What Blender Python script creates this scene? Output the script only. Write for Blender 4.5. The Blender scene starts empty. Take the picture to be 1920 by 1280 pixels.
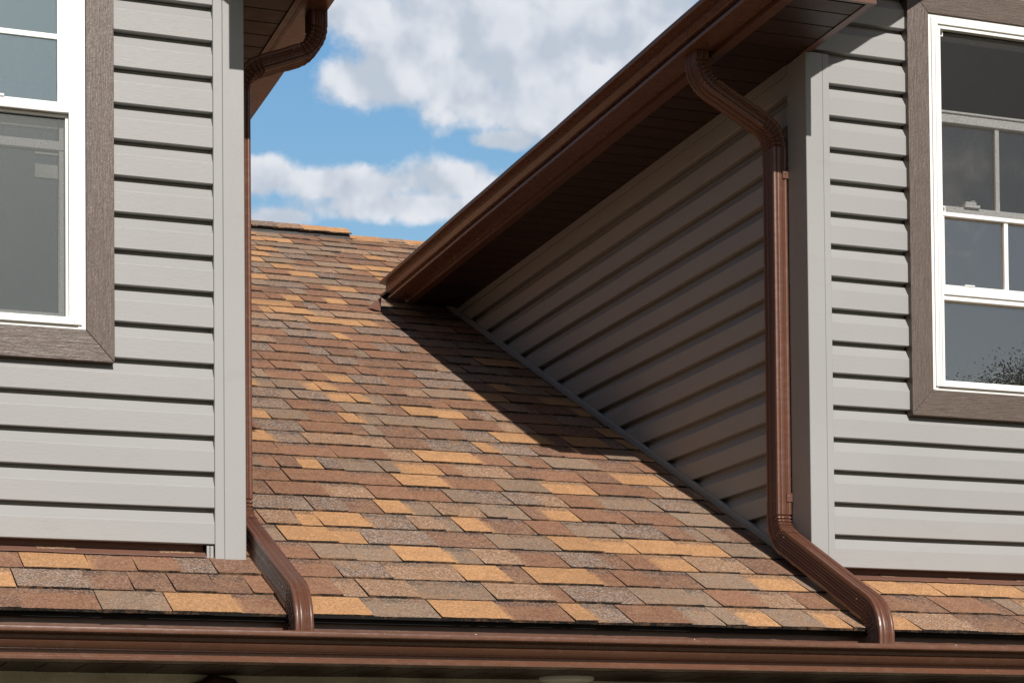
import bpy, bmesh, math, random
from mathutils import Vector, Matrix
from math import radians, sin, cos, tan, pi, atan2, sqrt

random.seed(7)
scene = bpy.context.scene
COL = scene.collection

# ------------------------------------------------------------------ camera
cd = bpy.data.cameras.new("camera")
cam = bpy.data.objects.new("camera", cd)
COL.objects.link(cam)
scene.camera = cam
CR = Vector((0.9404, -0.3399, -0.0090)); CU = Vector((-0.0011, -0.0295, 0.9996)); CF = Vector((0.3401, 0.9400, 0.0281))
CP = Vector((-1.1779, -5.6850, -0.7555))
cam.matrix_world = Matrix(((CR.x, CU.x, -CF.x, CP.x), (CR.y, CU.y, -CF.y, CP.y), (CR.z, CU.z, -CF.z, CP.z), (0, 0, 0, 1)))
cd.sensor_fit = 'HORIZONTAL'
cd.sensor_width = 36.0
cd.lens = 3862.09 / 1920 * 36
cd.shift_y = (1412.77 - 640) / 1920
cd.clip_start = 0.1
cd.clip_end = 3000

# ------------------------------------------------------------------ sky, sun, exposure
SUN_EL = radians(33.0)
SUN_AZ = radians(0.3)            # sun stands behind the camera, over -Y
scene.view_settings.view_transform = 'Standard'
scene.view_settings.look = 'None'
scene.view_settings.gamma = 1.0
scene.view_settings.exposure = 0.0
scene.render.resolution_x = 1024
scene.render.resolution_y = 682
try:
    scene.cycles.max_bounces = 8
    scene.cycles.transparent_max_bounces = 12
except Exception:
    pass

sd = bpy.data.lights.new("sun", 'SUN')
sd.energy = 5.0
sd.angle = radians(0.53)
sd.color = (1.0, 0.955, 0.89)
sun = bpy.data.objects.new("sun", sd)
COL.objects.link(sun)
to_sun = Vector((sin(SUN_AZ) * cos(SUN_EL), -cos(SUN_AZ) * cos(SUN_EL), sin(SUN_EL)))
sun.rotation_euler = to_sun.to_track_quat('Z', 'Y').to_euler()
sun.location = (0, -8, 12)


class NG:
    """small helper to write node graphs"""
    def __init__(s, tree):
        s.t = tree
        s.n = tree.nodes
        s.l = tree.links

    def node(s, typ, **kw):
        n = s.n.new(typ)
        for k, v in kw.items():
            setattr(n, k, v)
        return n

    def put(s, sock, v):
        if v is None:
            return
        if isinstance(v, bpy.types.NodeSocket):
            s.l.new(v, sock)
        elif isinstance(v, (tuple, list)):
            v = tuple(v)
            if len(sock.default_value) == 4 and len(v) == 3:
                v = v + (1.0,)
            sock.default_value = v
        else:
            sock.default_value = v

    def math(s, op, a, b=None, c=None, clamp=False):
        n = s.node('ShaderNodeMath', operation=op, use_clamp=clamp)
        for i, v in enumerate((a, b, c)):
            s.put(n.inputs[i], v)
        return n.outputs[0]

    def mix(s, f, a, b, blend='MIX'):
        n = s.node('ShaderNodeMix', data_type='RGBA', blend_type=blend)
        s.put(n.inputs[0], f)
        s.put(n.inputs[6], a)
        s.put(n.inputs[7], b)
        return n.outputs[2]

    def noise(s, vec, scale, detail=3, rough=0.5, dist=0.0):
        n = s.node('ShaderNodeTexNoise')
        s.put(n.inputs['Vector'], vec)
        n.inputs['Scale'].default_value = scale
        n.inputs['Detail'].default_value = detail
        n.inputs['Roughness'].default_value = rough
        n.inputs['Distortion'].default_value = dist
        return n.outputs[0]

    def rng(s, v, a, b, c, d, smooth=False):
        n = s.node('ShaderNodeMapRange')
        if smooth:
            n.interpolation_type = 'SMOOTHSTEP'
        s.put(n.inputs[0], v)
        for i, x in enumerate((a, b, c, d)):
            n.inputs[1 + i].default_value = x
        return n.outputs[0]

    def mapping(s, vec, scale=(1, 1, 1), loc=(0, 0, 0), rot=(0, 0, 0)):
        n = s.node('ShaderNodeMapping')
        s.put(n.inputs[0], vec)
        n.inputs[1].default_value = loc
        n.inputs[2].default_value = rot
        n.inputs[3].default_value = scale
        return n.outputs[0]


world = bpy.data.worlds.new("World")
scene.world = world
world.use_nodes = True
g = NG(world.node_tree)
g.n.clear()
w_out = g.node('ShaderNodeOutputWorld')
w_bg = g.node('ShaderNodeBackground')
g.l.new(w_bg.outputs[0], w_out.inputs[0])
sky = g.node('ShaderNodeTexSky', sky_type='NISHITA')
sky.sun_disc = False
sky.sun_elevation = SUN_EL
sky.sun_rotation = pi - SUN_AZ
sky.air_density = 1.0
sky.dust_density = 1.0
sky.ozone_density = 1.5
SKY_STRENGTH = 0.055
tc = g.node('ShaderNodeTexCoord')
sep = g.node('ShaderNodeSeparateXYZ')
g.l.new(tc.outputs['Generated'], sep.inputs[0])
az = g.math('MULTIPLY', g.math('ARCTAN2', sep.outputs[0], sep.outputs[1]), 180 / pi)
el = g.math('MULTIPLY', g.math('ARCSINE', sep.outputs[2]), 180 / pi)
cmb = g.node('ShaderNodeCombineXYZ')
g.put(cmb.inputs[0], az)
g.put(cmb.inputs[1], el)
n_big = g.noise(cmb.outputs[0], 0.55, 6, 0.58)
n_fine = g.noise(cmb.outputs[0], 1.6, 6, 0.6, 0.2)
# cumulus banks: (azimuth, elevation, half width, half height) in degrees
def px(x, y, rx, ry):
    return (20.05 + (x - 960) * 0.01487, 21.70 - y * 0.01355, rx * 0.01487, ry * 0.01355)
banks = [px(930, 40, 330, 120), px(1010, 190, 300, 75), px(1200, 60, 330, 160), px(1020, 110, 220, 130), px(860, 150, 120, 90), px(700, 150, 120, 70), px(650, 20, 120, 60),
         px(940, 258, 80, 26), px(1150, 190, 210, 95), px(760, 90, 120, 90), px(840, 335, 135, 52), px(650, 345, 190, 42), px(760, 385, 260, 34),
         px(520, 410, 80, 26), px(480, 330, 90, 40)]
D = None
for (a, e, rx, ry) in banks:
    dx = g.math('DIVIDE', g.math('SUBTRACT', az, a), rx)
    dy = g.math('DIVIDE', g.math('SUBTRACT', el, e), ry)
    r = g.math('SUBTRACT', 1.0, g.math('SQRT', g.math('ADD', g.math('MULTIPLY', dx, dx), g.math('MULTIPLY', dy, dy))))
    D = r if D is None else g.math('SMOOTH_MAX', D, r, 0.25)
# elsewhere in the sky: scattered cloud from noise alone
away = g.rng(g.math('ABSOLUTE', g.math('SUBTRACT', az, 18.0)), 16, 30, 0, 1, True)
far_noise = g.noise(cmb.outputs[0], 0.07, 5, 0.6)
D_far = g.math('MULTIPLY', g.math('SUBTRACT', far_noise, 0.62), 6.0)
D = g.math('MAXIMUM', D, -0.9)
D = g.math('ADD', g.math('MULTIPLY', D, g.math('SUBTRACT', 1.0, away)), g.math('MULTIPLY', D_far, away))
dens = g.math('ADD', D, g.math('MULTIPLY', g.math('SUBTRACT', n_big, 0.5), 1.55))
dens = g.math('ADD', dens, g.math('MULTIPLY', g.math('SUBTRACT', n_fine, 0.5), 0.60))
alpha = g.rng(dens, -0.08, 0.48, 0, 1, True)
alpha = g.math('MULTIPLY', alpha, g.rng(sep.outputs[2], 0.0, 0.06, 0, 1))
n_lo = g.noise(cmb.outputs[0], 0.55, 3, 0.5)
n_up = g.noise(g.mapping(cmb.outputs[0], (1, 1, 1), (0.35, 0.62, 0)), 0.55, 3, 0.5)
shade_n = g.math('ADD', g.math('MULTIPLY', g.math('SUBTRACT', n_lo, n_up), 1.9), 0.52)
shade_n = g.math('ADD', shade_n, g.math('MULTIPLY', g.math('SUBTRACT', n_fine, 0.5), 0.3))
shade = g.rng(shade_n, 0.22, 0.86, 0, 1, True)
thick = g.rng(dens, 0.15, 1.5, 1, 0.62, True)
c_cloud = g.mix(g.math('MULTIPLY', g.math('ADD', g.math('MULTIPLY', shade, 0.85), 0.15), thick, clamp=True), (0.47, 0.54, 0.64, 1), (0.80, 0.82, 0.87, 1))
CLOUD_GAIN = 1.0 / SKY_STRENGTH
c_cloud = g.mix(1.0, c_cloud, (CLOUD_GAIN,) * 3 + (1,), 'MULTIPLY')
# added haze veil: pale blue painted in, brightening only the sky behind the roof
veil = g.math('MULTIPLY', g.rng(g.math('ABSOLUTE', g.math('SUBTRACT', az, 18.0)), 10, 22, 1, 0, True), g.rng(el, 22, 34, 1, 0, True))
veil_c = g.mix(g.rng(el, 14.5, 22, 0, 1), (0.30, 0.54, 0.76, 1), (0.16, 0.39, 0.70, 1))
veil_c = g.mix(1.0, veil_c, (CLOUD_GAIN,) * 3 + (1,), 'MULTIPLY')
sky_c = g.mix(g.math('MULTIPLY', veil, 0.92), sky.outputs[0], veil_c)
g.put(w_bg.inputs[0], g.mix(alpha, sky_c, c_cloud))
w_bg.inputs[1].default_value = SKY_STRENGTH


# ------------------------------------------------------------------ materials
def newmat(name):
    m = bpy.data.materials.new(name)
    m.use_nodes = True
    g = NG(m.node_tree)
    g.n.clear()
    out = g.node('ShaderNodeOutputMaterial')
    return m, g, out


def principled(g, out, base, rough=0.5, spec=0.5, metallic=0.0, normal=None, coat=0.0):
    b = g.node('ShaderNodeBsdfPrincipled')
    g.put(b.inputs['Base Color'], base)
    g.put(b.inputs['Roughness'], rough)
    g.put(b.inputs['Specular IOR Level'], spec)
    g.put(b.inputs['Metallic'], metallic)
    g.put(b.inputs['Coat Weight'], coat)
    if normal is not None:
        g.l.new(normal, b.inputs['Normal'])
    g.l.new(b.outputs[0], out.inputs[0])
    return b


def bump(g, h, strength, dist, prev=None):
    n = g.node('ShaderNodeBump')
    n.inputs['Strength'].default_value = strength
    n.inputs['Distance'].default_value = dist
    g.put(n.inputs['Height'], h)
    if prev is not None:
        g.l.new(prev, n.inputs['Normal'])
    return n.outputs[0]


def obj_co(g):
    return g.node('ShaderNodeTexCoord').outputs['Object']


def vinyl(name, base, along, grain=1.0):
    """embossed vinyl siding; 'along' is the axis index of the grain"""
    m, g, out = newmat(name)
    co = obj_co(g)
    sc = [170, 170, 170]
    sc[along] = 42
    n1 = g.noise(g.mapping(co, tuple(sc)), 1.0, 4, 0.6, 0.6)
    sc2 = [330, 330, 330]
    sc2[along] = 120
    n2 = g.noise(g.mapping(co, tuple(sc2)), 1.0, 2, 0.5)
    big = g.noise(co, 1.7, 3)
    c = g.mix(g.rng(big, 0.3, 0.7, 0, 1), tuple(x * 0.955 for x in base), tuple(min(1, x * 1.035) for x in base))
    dirt = g.noise(g.mapping(co, (3, 3, 9)), 2.0, 5, 0.65)
    c = g.mix(g.rng(dirt, 0.56, 0.78, 0, 0.16), c, (0.20, 0.18, 0.15, 1))
    spots = g.node('ShaderNodeTexVoronoi')
    spots.inputs['Scale'].default_value = 17
    g.put(spots.inputs['Vector'], co)
    c = g.mix(g.rng(spots.outputs[0], 0.022, 0.035, 0.45, 0), c, (0.16, 0.14, 0.12, 1))
    nb = bump(g, n1, 0.34 * grain, 0.0014)
    nb = bump(g, n2, 0.30 * grain, 0.0008, nb)
    wav = g.noise(co, 3.0, 1)
    nb = bump(g, wav, 0.25, 0.006, nb)
    principled(g, out, c, g.rng(n1, 0.3, 0.7, 0.44, 0.56), 0.27, normal=nb)
    return m


SID = (0.316, 0.312, 0.305)
M_sid_x = vinyl('siding_vinyl_front', SID, 0)
M_sid_y = vinyl('siding_vinyl_side', SID, 1)
M_post = vinyl('corner_post_vinyl', (0.316, 0.313, 0.307), 2, 0.45)


def painted_metal(name, base, rough=0.33, spec=0.5):
    m, g, out = newmat(name)
    co = obj_co(g)
    n = g.noise(co, 2.2, 4, 0.6)
    c = g.mix(g.rng(n, 0.3, 0.7, 0, 1), tuple(x * 0.88 for x in base), tuple(x * 1.08 for x in base))
    dust = g.noise(g.mapping(co, (9, 9, 22)), 3.0, 6, 0.7)
    c = g.mix(g.rng(dust, 0.52, 0.80, 0, 0.16), c, (0.33, 0.27, 0.22, 1))
    spk = g.node('ShaderNodeTexVoronoi')
    spk.inputs['Scale'].default_value = 36
    g.put(spk.inputs['Vector'], co)
    c = g.mix(g.rng(spk.outputs[0], 0.03, 0.05, 0.5, 0), c, (0.48, 0.42, 0.36, 1))
    wav = g.noise(co, 5.0, 2)
    peel = g.noise(co, 420, 2)
    nb = bump(g, wav, 0.22, 0.004)
    nb = bump(g, peel, 0.06, 0.0006, nb)
    principled(g, out, c, g.rng(dust, 0.3, 0.75, rough - 0.04, rough + 0.16), spec, normal=nb)
    return m


M_brown = painted_metal('brown_aluminium', (0.108, 0.046, 0.027))
M_gutter = painted_metal('brown_gutter_enamel', (0.130, 0.056, 0.033), 0.24, 0.6)
M_brown_pipe = painted_metal('brown_downspout', (0.128, 0.053, 0.032), 0.30)
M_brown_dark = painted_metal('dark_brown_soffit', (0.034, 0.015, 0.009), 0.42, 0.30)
M_flash = painted_metal('brown_flashing', (0.175, 0.085, 0.06), 0.5, 0.35)


def white_vinyl():
    m, g, out = newmat('white_window_vinyl')
    co = obj_co(g)
    n = g.noise(g.mapping(co, (4, 4, 4)), 3.0, 5, 0.65)
    c = g.mix(g.rng(n, 0.5, 0.85, 0, 0.25), (0.82, 0.815, 0.79, 1), (0.58, 0.55, 0.49, 1))
    principled(g, out, c, 0.32, 0.45, normal=bump(g, g.noise(co, 260, 2), 0.05, 0.0005))
    return m


M_white = white_vinyl()


def trim_board(name, along):
    m, g, out = newmat(name)
    co = obj_co(g)
    sc = [210, 210, 210]
    sc[along] = 16
    n1 = g.noise(g.mapping(co, tuple(sc)), 1.0, 4, 0.6, 0.8)
    sc2 = [300, 300, 300]
    sc2[along] = 110
    n2 = g.noise(g.mapping(co, tuple(sc2)), 1.0, 2)
    c = g.mix(g.rng(n1, 0.38, 0.66, 0, 1), (0.086, 0.060, 0.047, 1), (0.122, 0.090, 0.072, 1))
    nb = bump(g, n1, 0.80, 0.0022)
    nb = bump(g, n2, 0.55, 0.0012, nb)
    principled(g, out, c, 0.40, 0.42, normal=nb)
    return m


M_trim_z = trim_board('brown_woodgrain_trim_upright', 2)
M_trim_x = trim_board('brown_woodgrain_trim_level', 0)


def shingle_mat():
    m, g, out = newmat('asphalt_shingle_granules')
    at = g.node('ShaderNodeAttribute', attribute_name='tab_colour')
    co = obj_co(g)
    v = g.node('ShaderNodeTexVoronoi')
    v.inputs['Scale'].default_value = 250
    g.put(v.inputs['Vector'], co)
    hs = g.node('ShaderNodeSeparateColor')
    g.l.new(v.outputs['Color'], hs.inputs[0])
    grain = hs.outputs[0]
    n2 = g.noise(co, 150, 3, 0.7)
    dark = g.mix(1.0, at.outputs['Color'], (0.42, 0.40, 0.40, 1), 'MULTIPLY')
    lightc = g.mix(g.math('ADD', g.math('MULTIPLY', at.outputs['Alpha'], 0.5), 0.12), g.mix(1.0, at.outputs['Color'], (1.7, 1.66, 1.6, 1), 'MULTIPLY'), (0.66, 0.60, 0.55, 1))
    amt = at.outputs['Alpha']           # how strongly the granules of this tab are mixed
    c = g.mix(g.math('MULTIPLY', g.rng(grain, 0.42, 0.12, 0, 1), g.math('ADD', g.math('MULTIPLY', amt, 0.75), 0.22)), at.outputs['Color'], dark)
    c = g.mix(g.math('MULTIPLY', g.rng(grain, 0.66, 0.90, 0, 1), g.math('ADD', g.math('MULTIPLY', amt, 0.85), 0.12)), c, lightc)
    orange = g.math('MULTIPLY', g.rng(n2, 0.56, 0.70, 0, 1), 0.42)
    c = g.mix(orange, c, g.mix(0.5, at.outputs['Color'], (0.42, 0.17, 0.075, 1)))
    patch = g.noise(co, 16, 4, 0.75)
    c = g.mix(g.rng(patch, 0.47, 0.66, 0, 0.50), c, g.mix(g.rng(n2, 0.4, 0.6, 0, 1), (0.235, 0.150, 0.100, 1), (0.40, 0.205, 0.095, 1)))
    stain = g.noise(co, 1.3, 5, 0.6)
    c = g.mix(g.rng(stain, 0.48, 0.78, 0, 0.30), c, g.mix(1.0, c, (0.55, 0.50, 0.47, 1), 'MULTIPLY'))
    scuff = g.noise(co, 14, 5, 0.72)
    c = g.mix(g.rng(scuff, 0.66, 0.78, 0, 0.55), c, (0.06, 0.05, 0.045, 1))
    nb = bump(g, v.outputs[0], 0.55, 0.0018)
    nb = bump(g, g.noise(co, 90, 3), 0.4, 0.002, nb)
    principled(g, out, c, 0.88, 0.25, normal=nb)
    return m


M_shingle = shingle_mat()


def simple(name, base, rough=0.6, spec=0.3, noise_scale=6, var=0.15, bmp=0.2, bscale=60, bd=0.002):
    m, g, out = newmat(name)
    co = obj_co(g)
    n = g.noise(co, noise_scale, 5, 0.6)
    c = g.mix(g.rng(n, 0.3, 0.7, 0, 1), tuple(x * (1 - var) for x in base), tuple(min(1, x * (1 + var)) for x in base))
    principled(g, out, c, rough, spec, normal=bump(g, g.noise(co, bscale, 4), bmp, bd))
    return m


M_felt = simple('black_roofing_felt', (0.018, 0.017, 0.016), 0.9, 0.2)
M_wallback = simple('sheathing_wrap', (0.10, 0.095, 0.09), 0.8, 0.2)
M_screwm = simple('screw_metal', (0.16, 0.10, 0.08), 0.3, 0.6)
M_black = simple('dark_gasket', (0.03, 0.028, 0.026), 0.5, 0.4)
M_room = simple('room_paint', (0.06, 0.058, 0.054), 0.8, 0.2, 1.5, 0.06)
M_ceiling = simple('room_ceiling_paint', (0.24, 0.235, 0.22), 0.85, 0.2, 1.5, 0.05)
M_mortar = simple('mortar_render', (0.68, 0.62, 0.50), 0.95, 0.1, 9, 0.2, 0.7, 40, 0.01)
M_lampw = simple('frosted_white_cover', (0.80, 0.79, 0.75), 0.4, 0.4, 6, 0.02)
M_label = simple('paper_label', (0.62, 0.63, 0.60), 0.6, 0.3, 22, 0.14)
M_bark = simple('bark', (0.09, 0.065, 0.045), 0.9, 0.2, 9, 0.35, 0.8, 25, 0.02)


def stone_mat():
    m, g, out = newmat('brown_field_stone')
    at = g.node('ShaderNodeAttribute', attribute_name='tab_colour')
    co = obj_co(g)
    n = g.noise(co, 18, 6, 0.7)
    c = g.mix(g.rng(n, 0.3, 0.75, 0, 1), g.mix(1.0, at.outputs['Color'], (0.55, 0.5, 0.45, 1), 'MULTIPLY'), at.outputs['Color'])
    principled(g, out, c, 0.9, 0.2, normal=bump(g, n, 0.8, 0.012))
    return m


M_stone = stone_mat()


def soffit_vent():
    m, g, out = newmat('perforated_soffit_panel')
    co = obj_co(g)
    s = g.node('ShaderNodeSeparateXYZ')
    g.l.new(co, s.inputs[0])
    P = 0.0075
    u = g.math('DIVIDE', s.outputs[0], P)
    v = g.math('DIVIDE', s.outputs[1], P * 0.9)
    row = g.math('FLOOR', v)
    u = g.math('ADD', u, g.math('MULTIPLY', g.math('MODULO', g.math('ABSOLUTE', row), 2.0), 0.5))
    fu = g.math('SUBTRACT', g.math('FRACT', g.math('ADD', u, 500.0)), 0.5)
    fv = g.math('SUBTRACT', g.math('FRACT', g.math('ADD', v, 500.0)), 0.5)
    r = g.math('SQRT', g.math('ADD', g.math('MULTIPLY', fu, fu), g.math('MULTIPLY', fv, fv)))
    hole = g.rng(r, 0.24, 0.30, 1, 0)
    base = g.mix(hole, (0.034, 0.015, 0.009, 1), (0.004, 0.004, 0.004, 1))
    principled(g, out, base, 0.45, 0.35, normal=bump(g, hole, -0.5, 0.001))
    return m


M_vent = soffit_vent()


def glass(name, refl, tint, rough=0.0, dust=0.16):
    m, g, out = newmat(name)
    tr = g.node('ShaderNodeBsdfTransparent')
    tr.inputs[0].default_value = (0.62, 0.66, 0.64, 1)
    gl = g.node('ShaderNodeBsdfGlossy')
    gl.inputs['Roughness'].default_value = rough
    gl.inputs[0].default_value = tint
    co = obj_co(g)
    n = g.noise(co, 2.3, 2)
    g.l.new(bump(g, n, 0.03, 0.02), gl.inputs['Normal'])
    fr = g.node('ShaderNodeFresnel')
    fr.inputs[0].default_value = 1.5
    f = g.math('ADD', fr.outputs[0], refl, clamp=True)
    mx = g.node('ShaderNodeMixShader')
    g.l.new(f, mx.inputs[0])
    g.l.new(tr.outputs[0], mx.inputs[1])
    g.l.new(gl.outputs[0], mx.inputs[2])
    # a film of dust
    df = g.node('ShaderNodeBsdfDiffuse')
    df.inputs[0].default_value = (0.55, 0.55, 0.52, 1)
    dn = g.noise(co, 160, 4, 0.8)
    mx2 = g.node('ShaderNodeMixShader')
    g.l.new(g.rng(dn, 0.45, 0.85, 0.01, dust), mx2.inputs[0])
    g.l.new(mx.outputs[0], mx2.inputs[1])
    g.l.new(df.outputs[0], mx2.inputs[2])
    g.l.new(mx2.outputs[0], out.inputs[0])
    return m


M_glass_l = glass('coated_window_glass', 0.42, (0.60, 0.76, 0.80, 1))
M_glass_r = glass('clear_window_glass', 0.34, (1.0, 0.90, 0.80, 1), dust=0.06)


def screen_mat(name, cover, light, dark=(0.07, 0.078, 0.075, 1)):
    m, g, out = newmat(name)
    co = obj_co(g)
    tr = g.node('ShaderNodeBsdfTransparent')
    df = g.node('ShaderNodeBsdfPrincipled')
    n = g.noise(co, 300, 2, 0.75)
    c = g.mix(g.rng(n, 0.60, 0.74, 0, 1), dark, (light, light, light * 0.96, 1))
    g.put(df.inputs['Base Color'], c)
    df.inputs['Roughness'].default_value = 0.45
    mx = g.node('ShaderNodeMixShader')
    g.put(mx.inputs[0], g.rng(g.noise(co, 300, 2), 0.3, 0.7, cover - 0.12, cover + 0.12))
    g.l.new(tr.outputs[0], mx.inputs[1])
    g.l.new(df.outputs[0], mx.inputs[2])
    g.l.new(mx.outputs[0], out.inputs[0])
    return m


M_screen_l = screen_mat('insect_mesh_dusty', 0.42, 0.30, (0.045, 0.055, 0.052, 1))
M_screen_r = screen_mat('insect_mesh_fine', 0.28, 0.06, (0.030, 0.030, 0.028, 1))


def ground_mat():
    m, g, out = newmat('ground_gravel_and_grass')
    co = obj_co(g)
    n = g.noise(co, 0.15, 5)
    c = g.mix(g.rng(n, 0.4, 0.6, 0, 1), (0.125, 0.102, 0.072, 1), (0.066, 0.072, 0.034, 1))
    f = g.noise(co, 25, 5, 0.7)
    c = g.mix(g.rng(f, 0.3, 0.7, 0, 0.5), c, (0.19, 0.16, 0.12, 1))
    principled(g, out, c, 0.95, 0.1, normal=bump(g, f, 0.5, 0.03))
    return m


M_ground = ground_mat()


def leaf_mat():
    m, g, out = newmat('leaves')
    oi = g.node('ShaderNodeAttribute', attribute_name='tab_colour')
    principled(g, out, oi.outputs['Color'], 0.55, 0.3)
    return m


M_leaf = leaf_mat()


# ------------------------------------------------------------------ mesh helpers
class MB:
    def __init__(s):
        s.v = []
        s.f = []
        s.c = []          # colour per face (or None)
        s.mi = []

    def add(s, vs, fs, col=None, mi=0):
        o = len(s.v)
        s.v += [tuple(p) for p in vs]
        for i, f in enumerate(fs):
            s.f.append(tuple(o + k for k in f))
            s.c.append(col[i] if isinstance(col, list) else col)
            s.mi.append(mi)

    def box(s, x0, x1, y0, y1, z0, z1, col=None, mi=0):
        vs = [(x0, y0, z0), (x1, y0, z0), (x1, y1, z0), (x0, y1, z0), (x0, y0, z1), (x1, y0, z1), (x1, y1, z1), (x0, y1, z1)]
        s.add(vs, [(0, 3, 2, 1), (4, 5, 6, 7), (0, 1, 5, 4), (1, 2, 6, 5), (2, 3, 7, 6), (3, 0, 4, 7)], col, mi)

    def prism(s, poly, fn, a, b, caps=True, closed=True, mi=0):
        """poly: list of 2-D points; fn(p, t) -> 3-D; swept from a to b"""
        n = len(poly)
        vs = [fn(p, a) for p in poly] + [fn(p, b) for p in poly]
        fs = []
        for i in range(n if closed else n - 1):
            j = (i + 1) % n
            fs.append((i, j, n + j, n + i))
        if caps and closed:
            fs.append(tuple(range(n - 1, -1, -1)))
            fs.append(tuple(range(n, 2 * n)))
        s.add(vs, fs, None, mi)

    def build(s, name, mat, parent=None, bevel=0.0, smooth=False, attr=False, segs=2, autos=None):
        me = bpy.data.meshes.new(name)
        me.from_pydata(s.v, [], s.f)
        mats = mat if isinstance(mat, list) else [mat]
        for m in mats:
            me.materials.append(m)
        if len(mats) > 1:
            for p, i in zip(me.polygons, s.mi):
                p.material_index = i
        if attr:
            ca = me.color_attributes.new('tab_colour', 'FLOAT_COLOR', 'CORNER')
            for p, c in zip(me.polygons, s.c):
                for k, li in enumerate(p.loop_indices):
                    cc = c[k] if isinstance(c[0], (tuple, list)) else c
                    ca.data[li].color = cc
        bm = bmesh.new()
        bm.from_mesh(me)
        if not attr:
            bmesh.ops.remove_doubles(bm, verts=bm.verts, dist=1e-6)
            bmesh.ops.recalc_face_normals(bm, faces=bm.faces)
        bm.to_mesh(me)
        bm.free()
        if smooth:
            for p in me.polygons:
                p.use_smooth = True
            if autos is not None:
                try:
                    me.set_sharp_from_angle(angle=radians(autos))
                except Exception:
                    pass
        o = bpy.data.objects.new(name, me)
        COL.objects.link(o)
        if parent is not None:
            o.parent = parent
        if bevel > 0:
            md = o.modifiers.new('bevel', 'BEVEL')
            md.width = bevel
            md.segments = segs
            md.limit_method = 'ANGLE'
            md.angle_limit = radians(35)
        return o


def thing(name, label, cat, loc=(0, 0, 0)):
    o = bpy.data.objects.new(name, None)
    COL.objects.link(o)
    o.location = loc
    o['label'] = label
    o['category'] = cat
    return o


# ------------------------------------------------------------------ ground
gm = MB()
gm.add([(-400, -400, 0), (400, -400, 0), (400, 400, 0), (-400, 400, 0)], [(0, 1, 2, 3)])
ground = gm.build('ground', M_ground)
ground.location = (0, 0, -3.3)
ground['kind'] = 'structure'

# ------------------------------------------------------------------ the house
house = thing('house', 'grey vinyl sided house with two dormers, brown gutters and a mottled orange brown shingle roof', 'house', (0, 0, 0))

E_ = 0.1016                       # siding course height
PITCH = 0.467
ROOF_B = -0.040
TH = math.atan(PITCH)
CT, ST = cos(TH), sin(TH)
S0, EXPO = -0.462, 0.1613
S_RIDGE = 5.925
ZS = 1.615                        # soffit height of the dormers
YF = -0.40                        # front of the dormer eave boxes
RP = 0.709                        # dormer roof pitch


def rp(x, s, h):
    """point on the main roof: x along the eave, s up the slope, h above the plane"""
    return (x, s * CT - h * ST, ROOF_B + s * ST + h * CT)


def roof_z(y):
    return ROOF_B + PITCH * y


# ---- shingles
PAL = [
    ((0.472, 0.250, 0.112), 0.34, 0.19),   # golden orange
    ((0.245, 0.122, 0.072), 0.32, 0.25),   # rust
    ((0.195, 0.103, 0.065), 0.45, 0.14),   # dark rust
    ((0.250, 0.174, 0.122), 0.35, 0.16),   # grey tan
    ((0.205, 0.140, 0.104), 0.70, 0.13),   # pepper and salt brown
    ((0.305, 0.180, 0.106), 0.65, 0.13),   # mixed tan
]
BUTT = (0.016, 0.014, 0.012, 0.0)


def pick():
    r = random.random()
    t = 0
    for c, a, w in PAL:
        t += w
        if r < t:
            break
    k = random.uniform(0.88, 1.10)
    return tuple(x * k for x in c) + (a,)


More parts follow.
